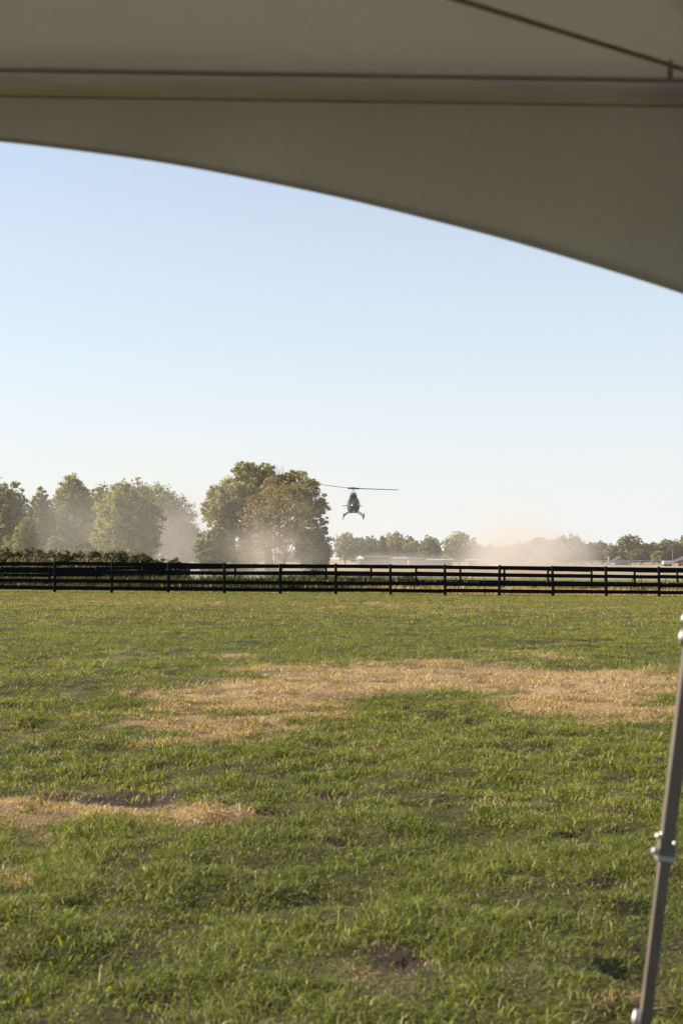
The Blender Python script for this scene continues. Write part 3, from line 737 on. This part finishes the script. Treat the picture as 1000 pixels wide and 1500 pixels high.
def feather_flag(px, top, Y):
    b = base_at(px, Y); H = CAM_H + (HY - top) / F_PX * Y - b.z
    root = thing('feather_flag', b, 'bright white feather flag standing behind the white paddock fence', 'flag')
    MB().tube([(0, 0, -.2), (0.02, 0, H * .6), (0.12, 0, H * .92), (0.3, 0, H)], [0.025, 0.022, 0.015, 0.01], 6).build('pole', M_GREYWALL, root)
    f = MB(); f.grid(lambda u, v: (0.02 + 0.6 * u * (1 - 0.55 * v) + 0.18 * v * v, 0.05 * math.sin(5 * v + 2 * u), 0.55 + (H - .6) * v), 4, 10)
    o = f.build('cloth', M_WHITE, root, True); md = o.modifiers.new('thick', 'SOLIDIFY'); md.thickness = 0.01
feather_flag(888.5, 814.5, 340)
lp = base_at(984, 345); root = thing('light_pole', lp, 'thin grey yard light pole beside the brick barn', 'light pole')
MB().tube([(0, 0, -.3), (0, 0, 2.2), (0, 0, 3.9)], [0.09, 0.075, 0.06], 8).build('pole', M_GREYWALL, root)
MB().tube([(0, 0, 3.85), (0, -0.5, 4.0)], 0.03, 6).build('arm', M_GREYWALL, root)
MB().quadbox(0, -0.65, 3.98, 0.24, 0.45, 0.14).build('lamp_head', M_GREYWALL, root)
tb = base_at(977, 326); root = thing('livestock_trailer', tb, 'white livestock trailer parked against the brick barn', 'trailer', rz=0.1)
MB().quadbox(0, 0, 0.88, 2.5, 1.5, 0.8, None, 0.96).build('box', M_WHITE, root)
for s in (-.45, .45):
    for q in (-.68, .68): MB().tube([(s, q - .1, .3), (s, q + .1, .3)], 0.3, 14).build('wheel', M_DARKOPEN, root)
MB().tube([(1.24, 0, .52), (2.1, 0, .45)], 0.05, 6).build('drawbar', M_GREYWALL, root)

# ------------------------------------------------------------------ helicopter
M_HBODY = mat('dark_blue_paint', (0.022, 0.030, 0.048), 0.42, var=0.12, scale=2)
M_HBELLY = mat('olive_belly_paint', (0.030, 0.028, 0.024), 0.8, var=0.2, scale=3)
M_HGLASS = mat('tinted_windscreen', (0.02, 0.028, 0.042), 0.3, var=0.1, spec=0.5, rough_var=0.03)
M_HDARK = mat('blade_composite', (0.035, 0.035, 0.037), 0.5, var=0.2)
M_HSTEEL = mat('mast_steel', (0.45, 0.45, 0.46), 0.35, 0.9, var=0.1)

def helicopter():
    Y = 143.0; h0 = at(517.5, 759.6, Y)
    root = thing('helicopter', h0, 'dark blue two bladed helicopter hovering nose on above the dusty field', 'helicopter', rz=math.radians(-4))
    root.rotation_euler = (math.radians(-3.0), 0, math.radians(1))
    st = [(-2.05, .06, 1.02, 1.10), (-1.98, .42, .90, 1.22), (-1.8, .74, .80, 1.38), (-1.5, 1.0, .71, 1.60), (-1.15, 1.16, .67, 1.84), (-.8, 1.25, .65, 2.02), (-.4, 1.28, .64, 2.12),
          (.2, 1.28, .64, 2.14), (.9, 1.28, .64, 2.13), (1.4, 1.22, .68, 2.10), (1.9, 1.05, .80, 2.05), (2.4, .8, 1.02, 2.0), (3.0, .5, 1.32, 1.96), (3.6, .36, 1.50, 1.94), (5.0, .30, 1.58, 1.90), (6.6, .22, 1.68, 1.92), (7.1, .12, 1.72, 1.88)]
    N = 28; V = []; yy = []
    for y, w_, zb, zt in st:
        for k in range(N):
            a = 2 * math.pi * k / N; c, s = math.cos(a), math.sin(a); e = 0.62
            x = math.copysign(abs(c) ** e, c) * w_ / 2; zz = math.copysign(abs(s) ** e, s)
            if zz > 0: x *= 1 - 0.14 * zz
            else: x *= 1 - 0.10 * zz * zz
            V.append((x, y, (zb + zt) / 2 + zz * (zt - zb) / 2))
    groups = {'fuselage': MB(), 'belly': MB(), 'windshield': MB(), 'side_window_a': MB(), 'side_window_b': MB()}
    for i in range(len(st) - 1):
        for k in range(N):
            q = [i * N + k, i * N + (k + 1) % N, (i + 1) * N + (k + 1) % N, (i + 1) * N + k]
            c = sum((Vector(V[j]) for j in q), Vector()) / 4
            g = 'fuselage'
            if c.z < 1.13 and c.y < 3: g = 'belly'
            elif c.y < -.6 and c.z > 1.18: g = 'windshield'
            elif -.35 < c.y < 1.35 and 1.4 < c.z < 1.98 and abs(c.x) > .45: g = 'side_window_a' if c.x < 0 else 'side_window_b'
            mb = groups[g]; b = len(mb.v)
            mb.v += [V[j] for j in q]; mb.f.append((b, b + 1, b + 2, b + 3))
    for g, mm in (('fuselage', M_HBODY), ('belly', M_HBELLY), ('windshield', M_HGLASS), ('side_window_a', M_HGLASS), ('side_window_b', M_HGLASS)):
        mb = groups[g]; idx, vv, key = {}, [], []
        for v in mb.v:
            kk = tuple(round(c, 5) for c in v)
            if kk not in idx: idx[kk] = len(vv); vv.append(v)
            key.append(idx[kk])
        mb.f = [tuple(key[j] for j in f) for f in mb.f]; mb.v = vv
        o = mb.build('side_window' if g.startswith('side') else g, mm, root, True)
    # centre post of the windscreen and nose light
    MB().tube([(0, -2.0, 1.2), (0, -1.52, 1.615), (0, -.8, 2.03)], 0.025, 6).build('window_post', M_HBODY, root)
    MB().tube([(0, -1.3, .70), (0, -1.34, .60)], [.09, .07], 10).build('landing_light', M_HSTEEL, root)
    # cowling with intakes
    cw = MB(); cs = [(-.75, .40, 2.10, 2.20), (-.6, .62, 2.02, 2.36), (-.2, .74, 2.02, 2.46), (.6, .78, 2.02, 2.50), (1.5, .66, 2.0, 2.46), (2.3, .42, 1.92, 2.25), (2.8, .15, 1.9, 2.05)]
    for y, w_, zb, zt in cs:
        for k in range(16):
            a = 2 * math.pi * k / 16; cw.v.append((math.copysign(abs(math.cos(a)) ** .8, math.cos(a)) * w_ / 2, y, (zb + zt) / 2 + math.copysign(abs(math.sin(a)) ** .8, math.sin(a)) * (zt - zb) / 2))
    for i in range(len(cs) - 1):
        for k in range(16): cw.f.append((i * 16 + k, i * 16 + (k + 1) % 16, i * 16 + 16 + (k + 1) % 16, i * 16 + 16 + k))
    cw.f.append(tuple(reversed(range(16)))); co = cw.build('cowling', M_HBODY, root, True)
    for s in (-1, 1): MB().tube([(s * .19, -.80, 2.25), (s * .19, -.5, 2.27)], [.115, .13], 12).build('intake', M_HDARK, co)
    for s in (-1, 1): MB().tube([(s * .2, 1.1, 2.4), (s * .26, 1.3, 2.62), (s * .28, 1.45, 2.68)], .09, 10).build('exhaust', M_HSTEEL, co)
    hz_ = 3.06
    MB().tube([(0, .15, 2.4), (0, .15, hz_)], [.065, .055], 10).build('mast', M_HSTEEL, root)
    sw = MB().tube([(0, .15, 2.52), (0, .15, 2.6)], .2, 14).build('swashplate', M_HDARK, root)
    for s in (-1, 1): MB().tube([(s * .17, .1, 2.58), (s * .2, -.02, hz_ - .04)], .018, 6).build('pitch_link', M_HSTEEL, sw)
    # two blades, slightly coned, turned 24 degrees off square
    az = math.radians(24)
    hub = MB(); d = Vector((math.cos(az), math.sin(az), 0))
    hub.tube([Vector((0, .15, hz_)) - d * .55, Vector((0, .15, hz_ + .02)), Vector((0, .15, hz_)) + d * .55], [.06, .11, .06], 10)
    ho = hub.build('rotor_hub', M_HDARK, root)
    for s in (-1, 1): MB().tube([Vector((0, .15, hz_)) + d * s * .42, Vector((0, .15, hz_)) + d * s * .6], .085, 10).build('blade_grip', M_HDARK, ho)
    for s, el in ((-1, 2.9), (1, 1.0)):
        e = math.radians(el); dirv = Vector((s * math.cos(az) * math.cos(e), s * math.sin(az) * math.cos(e), math.sin(e))); nrm = Vector((0, 0, 1)); ch = dirv.cross(nrm).normalized(); up = ch.cross(dirv)
        b = MB(); n = 10
        for i in range(n + 1):
            r_ = .5 + 4.58 * i / n; c = Vector((0, .15, hz_)) + dirv * r_ + up * (0.10 * (i / n) ** 2 * (1 if s < 0 else -.2)); cw_ = .17
            tw = math.radians(9 - 7 * i / n)
            for a_, t_ in ((-cw_, 0), (-cw_ * .45, .028), (cw_ * .4, .016), (cw_, 0), (cw_ * .4, -.016), (-cw_ * .45, -.028)):
                b.v.append(tuple(c + ch * (a_ * math.cos(tw)) + up * (t_ + a_ * math.sin(tw))))
        for i in range(n):
            for k in range(6): b.f.append((i * 6 + k, i * 6 + (k + 1) % 6, i * 6 + 6 + (k + 1) % 6, i * 6 + 6 + k))
        b.f += [tuple(reversed(range(6))), tuple(n * 6 + k for k in range(6))]
        b.build('rotor_blade', M_HDARK, root)
    # skid gear
    for s in (-1, 1):
        MB().tube([(s * 1.0, -1.75, .36), (s * 1.01, -1.55, .16), (s * 1.02, -1.3, .06), (s * 1.02, 0, .05), (s * 1.02, 1.35, .05), (s * 1.02, 1.5, .06)], .05, 8).build('skid', M_HDARK, root)
    for y in (-.75, .85):
        MB().tube([(-1.02, y, .06), (-.98, y, .22), (-.80, y, .46), (-.45, y, .65), (0, y, .70), (.45, y, .65), (.80, y, .46), (.98, y, .22), (1.02, y, .06)], .045, 8).build('cross_tube', M_HDARK, root)
    # tail
    MB().quadbox(0, 4.9, 1.72, 2.0, .42, .05).build('stabilizer', M_HDARK, root)
    fn = MB(); fn.v = [(-.03, 6.5, 1.9), (-.03, 7.2, 2.75), (-.03, 7.55, 2.75), (-.03, 7.15, 1.8), (-.03, 7.35, 1.15), (-.03, 7.1, 1.15), (-.03, 6.6, 1.7)]
    fn.v += [(.03, y, z) for _, y, z in fn.v]; fn.f = [tuple(range(7)), tuple(reversed(range(7, 14)))] + [((i + 1) % 7, i, 7 + i, 7 + (i + 1) % 7) for i in range(7)]
    fn.build('tail_fin', M_HBODY, root)
    tr = MB().tube([(.05, 6.95, 1.82), (.3, 6.95, 1.82)], .05, 8).build('tail_rotor', M_HDARK, root)
    for a in (0.6, 0.6 + math.pi): MB().quadbox(.3, 6.95 + .42 * math.cos(a), 1.82 + .42 * math.sin(a), .03, .74, .12, Matrix.Rotation(a, 3, 'X')).build('tail_blade', M_HDARK, tr)
helicopter()

# ------------------------------------------------------------------ blown dust and air
def sphere_mesh(name, nu=20, nv=12):
    mb = MB(); mb.v.append((0, 0, 1))
    for j in range(1, nv):
        for i in range(nu):
            t_, p_ = math.pi * j / nv, 2 * math.pi * i / nu; mb.v.append((math.sin(t_) * math.cos(p_), math.sin(t_) * math.sin(p_), math.cos(t_)))
    mb.v.append((0, 0, -1)); last = len(mb.v) - 1
    for i in range(nu): mb.f.append((0, 1 + i, 1 + (i + 1) % nu)); mb.f.append((last, 1 + (nv - 2) * nu + (i + 1) % nu, 1 + (nv - 2) * nu + i))
    for j in range(nv - 2):
        for i in range(nu): a, b = 1 + j * nu + i, 1 + j * nu + (i + 1) % nu; mb.f.append((a, a + nu, b + nu, b))
    return mb.mesh(name)

def dust(px, py, Y, rxp, ryp, ry, dens, seed, label, lo=0.35, hi=0.7, nscale=0.12, col=(0.80, 0.66, 0.52)):
    c = at(px, py, Y); k = Y / F_PX; rad = (rxp * k, ry, ryp * k)
    mt = bpy.data.materials.new('dust_volume'); mt.use_nodes = True; t = mt.node_tree; t.nodes.clear()
    o_ = t.nodes.new('ShaderNodeOutputMaterial'); pv = t.nodes.new('ShaderNodeVolumePrincipled')
    pv.inputs['Color'].default_value = (*col, 1); pv.inputs['Anisotropy'].default_value = 0.25
    tc = t.nodes.new('ShaderNodeTexCoord'); mp = t.nodes.new('ShaderNodeMapping')
    mp.inputs['Scale'].default_value = (rad[0] * nscale, rad[1] * nscale, rad[2] * nscale); mp.inputs['Location'].default_value = (seed * 3.7, seed * 1.9, seed)
    t.links.new(tc.outputs['Object'], mp.inputs[0])
    nz = t.nodes.new('ShaderNodeTexNoise'); nz.inputs['Scale'].default_value = 1.0; nz.inputs['Detail'].default_value = 4; nz.inputs['Roughness'].default_value = 0.6; nz.inputs['Distortion'].default_value = 0.6
    t.links.new(mp.outputs[0], nz.inputs['Vector'])
    m1 = t.nodes.new('ShaderNodeMapRange'); m1.interpolation_type = 'SMOOTHSTEP'; m1.inputs['From Min'].default_value = lo; m1.inputs['From Max'].default_value = hi
    t.links.new(nz.outputs['Fac'], m1.inputs[0])
    ln = t.nodes.new('ShaderNodeVectorMath'); ln.operation = 'LENGTH'; t.links.new(tc.outputs['Object'], ln.inputs[0])
    m2 = t.nodes.new('ShaderNodeMapRange'); m2.interpolation_type = 'SMOOTHERSTEP'; m2.inputs['From Min'].default_value = 1.0; m2.inputs['From Max'].default_value = 0.15
    t.links.new(ln.outputs['Value'], m2.inputs[0])
    mm = t.nodes.new('ShaderNodeMath'); mm.operation = 'MULTIPLY'; t.links.new(m1.outputs[0], mm.inputs[0]); t.links.new(m2.outputs[0], mm.inputs[1])
    md = t.nodes.new('ShaderNodeMath'); md.operation = 'MULTIPLY'; t.links.new(mm.outputs[0], md.inputs[0]); md.inputs[1].default_value = dens
    t.links.new(md.outputs[0], pv.inputs['Density']); t.links.new(pv.outputs[0], o_.inputs['Volume'])
    ms = sphere_mesh('dust_cloud'); ms.materials.append(mt)
    o = link('dust_cloud', ms, loc=c); o.scale = rad
    return tag(o, label, 'dust', kind='stuff')
dust(396, 824, 117, 122, 80, 6, 0.24, 1, 'tan dust billowing round the foot of the largest tree', 0.30, 0.75, 0.2, col=(0.67, 0.58, 0.48))
dust(262, 795, 172, 74, 95, 14, 0.065, 2, 'thick grey brown dust between the round tree and the largest tree', 0.25, 0.7, col=(0.56, 0.51, 0.455))
dust(90, 795, 153, 170, 110, 7, 0.045, 3, 'thin dust drifting through the row of trees behind the hedge', 0.3, 0.7, col=(0.66, 0.60, 0.53))
dust(230, 790, 112, 540, 205, 9, 0.031, 8, 'soft dust veil hanging in front of the trees behind the hedge', 0.12, 0.7, 0.05, (0.80, 0.755, 0.67))
dust(775, 815, 260, 140, 70, 26, 0.15, 4, 'pale dust plume hiding the far trees past the great round tree', 0.3, 0.7, 0.07, (0.74, 0.685, 0.615))
dust(735, 765, 275, 120, 90, 24, 0.018, 5, 'faint upper veil of the dust plume against the sky', 0.3, 0.7, 0.06, (0.74, 0.71, 0.67))
dust(600, 828, 235, 170, 26, 30, 0.028, 6, 'low dust drifting over the field in front of the sheds', 0.3, 0.7, 0.08, (0.75, 0.69, 0.62))
dust(500, 800, 300, 1150, 105, 150, 0.0010, 7, 'thin veil of settling dust across the far fields', 0.1, 0.6, 0.015, (0.84, 0.81, 0.77))

# ------------------------------------------------------------------ the tent the picture is taken from
def fabric_mat():
    m, t, p = nodes_of('tent_canvas')
    tc = t.nodes.new('ShaderNodeTexCoord'); nz = t.nodes.new('ShaderNodeTexNoise'); nz.inputs['Scale'].default_value = 1.6; nz.inputs['Detail'].default_value = 6
    t.links.new(tc.outputs['Object'], nz.inputs['Vector'])
    cr = t.nodes.new('ShaderNodeValToRGB'); cr.color_ramp.elements[0].position = .3; cr.color_ramp.elements[1].position = .75
    cr.color_ramp.elements[0].color = (0.76, 0.75, 0.74, 1); cr.color_ramp.elements[1].color = (0.85, 0.84, 0.83, 1)
    t.links.new(nz.outputs['Fac'], cr.inputs[0]); t.links.new(cr.outputs[0], p.inputs['Base Color']); p.inputs['Roughness'].default_value = 0.75
    p.inputs['Specular IOR Level'].default_value = 0.2
    b = t.nodes.new('ShaderNodeBump'); b.inputs['Strength'].default_value = 0.5; b.inputs['Distance'].default_value = 0.03
    n3 = t.nodes.new('ShaderNodeTexNoise'); n3.inputs['Scale'].default_value = 3; n3.inputs['Detail'].default_value = 4; n3.inputs['Distortion'].default_value = 0.8
    mp3 = t.nodes.new('ShaderNodeMapping'); mp3.inputs['Scale'].default_value = (2.2, 2.2, 0.7); mp3.inputs['Rotation'].default_value = (0, 0.35, 0.2); t.links.new(tc.outputs['Object'], mp3.inputs[0]); t.links.new(mp3.outputs[0], n3.inputs['Vector'])
    t.links.new(n3.outputs['Fac'], b.inputs['Height']); t.links.new(b.outputs[0], p.inputs['Normal'])
    tr = t.nodes.new('ShaderNodeBsdfTranslucent'); tr.inputs['Color'].default_value = (0.585, 0.56, 0.52, 1)
    ms = t.nodes.new('ShaderNodeMixShader'); ms.inputs[0].default_value = 0.285
    t.links.new(p.outputs[0], ms.inputs[1]); t.links.new(tr.outputs[0], ms.inputs[2]); t.links.new(ms.outputs[0], t.nodes['Material Output'].inputs['Surface'])
    return m
M_CANVAS = fabric_mat()
M_TUBE = mat('dull_tent_tube', (0.80, 0.78, 0.92), 0.5, 0.0, var=0.12, scale=4, stretch=(1, 8, 8))
M_LEG = mat('anodised_leg', (0.16, 0.135, 0.108), 0.42, 0.3, var=0.15, scale=8, stretch=(6, 6, 1))
M_CHROME = mat('bright_steel', (0.50, 0.49, 0.46), 0.5, 1.0, var=0.05, rough_var=0.05)
M_CABLE_AND_SHADE = mat('grey_strap_and_shade_line', (0.36, 0.345, 0.32), 0.7, var=0.2)  # cables and hook, and the modelled shade lines along the eave tube

def tent():
    W = 4.1; zE = 2.455; H = 1.15; h = W / 2
    cr = Vector((0.90, 3.045, 0)); rot = math.radians(2.6)
    root = thing('event_tent', (0, 0, 0), 'beige peaked event tent with scalloped valance that frames the view', 'tent')
    X = Vector((math.cos(rot), math.sin(rot), 0)); Yv = Vector((-math.sin(rot), math.cos(rot), 0))
    def L(u, v, z): return cr + X * (u - h) + Yv * (v - h) + Vector((0, 0, z))       # u, v in -h..h, front eave v = h
    sides = [(lambda s, o: (s, h + o)), (lambda s, o: (h + o, -s)), (lambda s, o: (-s, -h - o)), (lambda s, o: (-h - o, s))]
    for q, sd in enumerate(sides):
        # roof panel: concave sweep up to the mast, slight sag between eaves
        def rp(a, b, sd=sd):
            s = (a * 2 - 1) * (h + 0.055) * (1 - b); o = -h * b + 0.054 * (1 - b)
            u, v = sd(s, o); sag = -0.05 * math.sin(math.pi * b) * 1.0 - 0.02 * math.sin(math.pi * a) * (1 - b) * math.sin(math.pi * b)
            return L(u, v, zE + 0.045 + H * (0.86 * b + 0.14 * b * b) + sag)
        o = MB().grid(rp, 40, 24).build('roof_panel', M_CANVAS, root, True); o.modifiers.new('thick', 'SOLIDIFY').thickness = 0.002
        def vz(s): return zE - 0.09 - 0.389 * (abs(s) / h) ** 1.87
        def vp(a, b, sd=sd):
            s = (a * 2 - 1) * (h + 0.045); z = (zE + 0.055) * (1 - b) + vz(s) * b
            wv = 0.004 * math.sin(s * 5 + 1.3) * b + 0.0015 * math.sin(s * 17 + 4 * b) * b + 0.012 * b
            u, v = sd(s, 0.05 + wv); return L(u, v, z)
        o = MB().grid(vp, 90, 14).build('valance', M_CANVAS, root, True); o.modifiers.new('thick', 'SOLIDIFY').thickness = 0.002
        def hp(a, b, sd=sd):
            s = (a * 2 - 1) * (h + 0.045); z = vz(s) + 0.008 * (1 - b) - 0.001 * b
            wv = 0.004 * math.sin(s * 5 + 1.3) + 0.0015 * math.sin(s * 17 + 4) + 0.012
            u, v = sd(s, 0.05 + wv - 0.0035); return L(u, v, z)
        e = MB().grid(hp, 90, 2).build('hem', M_CANVAS, o, True); e.modifiers.new('thick', 'SOLIDIFY').thickness = 0.002
        n = 12; pts = []
        for i in range(n + 1):
            u, v = sd((i / n * 2 - 1) * (h - 0.02), 0.0); pts.append(L(u, v, zE - 0.005))
        et = MB().tube(pts, 0.0245, 20).build('eave_tube', M_TUBE, root, True)
        MB().tube([p + Vector((0, 0, 0.0285)) for p in pts], 0.0052, 8).build('upper_shade_line', M_CABLE_AND_SHADE, et)  # added dark strand standing in for the shade between roof edge and tube
        MB().tube([p + Vector((0, 0, -0.0255)) for p in pts], 0.0022, 8).build('lower_shade_line', M_CABLE_AND_SHADE, et)  # added thin strand standing in for the contact shade under the tube
    # crossing cables and the mast that stands on them
    zc = zE - 0.20
    cen = L(0, 0, zc - 0.092)
    for su in (-1, 1):
        for sv in (-1, 1):
            a = L(su * (h - 0.02), sv * (h - 0.02), zE); MB().tube([a, a.lerp(cen, .5), cen], 0.0048, 8).build('cable', M_CABLE_AND_SHADE, root)
    MB().tube([cen + Vector((0, 0, -.1)), cen, L(0, 0, zE + H + 0.02)], [.03, .035, .035], 16).build('mast', M_TUBE, root, True)
    pb = L(h - 0.205, h - 0.045, 0)
    MB().quadbox(pb.x, pb.y, zE + 0.032, 0.009, 0.012, 0.04).build('cable_hook', M_CABLE_AND_SHADE, root)
    # telescoping legs
    def leg(top, foot, vis):
        top, foot = Vector(top), Vector(foot); d = (foot - top); Lg = d.length; dn = d.normalized()
        lo = link('leg', MB().quadbox(0, 0, 0, 0.0245, 0.0245, 0.001).mesh('leg', M_LEG), root)
        qx = dn.cross(Vector((0, 1, 0))).normalized(); qy = qx.cross(dn)
        R = Matrix((qx, qy, -dn)).transposed()
        zs_ = (Lg * f for f in (0, 1))
        def seg(f0, f1, wd, name, m, ex=0.0):
            c = top + d * ((f0 + f1) / 2); return MB().quadbox(c.x, c.y, c.z, wd, wd + ex, Lg * (f1 - f0), R).build(name, m, lo)
        fz = lambda z: (top.z - z) / (top.z - foot.z)
        zk = CAM_H - (1247 - HY) / F_PX * 3.045
        lo.data = MB().quadbox(*(top + d * (fz(zk + .02) / 2)), 0.0275, 0.0275, Lg * fz(zk + .02), R).mesh('leg', M_LEG)
        seg(fz(zk + .02), 0.985, 0.0225, 'inner_tube', M_LEG)
        seg(fz(zk + 0.036), fz(zk - 0.012), 0.034, 'collar', M_LEG)
        seg(fz(zk - .000), fz(zk - .010), 0.039, 'collar_rim', M_CHROME)
        for zz, off, rr in ((zk + 0.040, -0.024, .0065), (zk + 0.045, -0.017, .005), (zk + .008, -.026, .0085), (zk + .030, .011, .0055)):
            c = top + d * fz(zz) + qx * off * (1 if qx.x > 0 else -1); f = Vector((0, -1, 0)); s0 = c + f * (.010 if abs(off) > .012 else .016)
            MB().tube([s0, s0 + f * .009, s0 + f * .012], [rr, rr, rr * .6], 12).build('bolt', M_CHROME, lo)
        for zt, hh in ((CAM_H - (935 - HY) / F_PX * 3.045, .034), (CAM_H - (908 - HY) / F_PX * 3.045, .022), (CAM_H - (1483 - HY) / F_PX * 3.045, .045)):
            c = top + d * fz(zt) - qx * .019 * (1 if qx.x > 0 else -1) + Vector((0, -.006, 0))
            b = MB(); b.tube([c + Vector((0, 0, hh / 2)), c + Vector((-.004, -.004, 0)), c - Vector((0, 0, hh / 2))], [.0055, .008, .0055], 10).build('latch', M_CHROME, lo, True)
        MB().quadbox(foot.x, foot.y, foot.z + 0.006, .12, .12, .012).build('foot_plate', M_LEG, lo)
    for su in (-1, 1):
        for sv in (-1, 1):
            a = L(su * (h - .005), sv * (h - .005), zE - 0.028); f = L(su * (h - .005) - su * .325, sv * (h - .005), 0); f.z = gzf(f.x, f.y)
            leg(a, f, su > 0 and sv > 0)
    return root
tent()
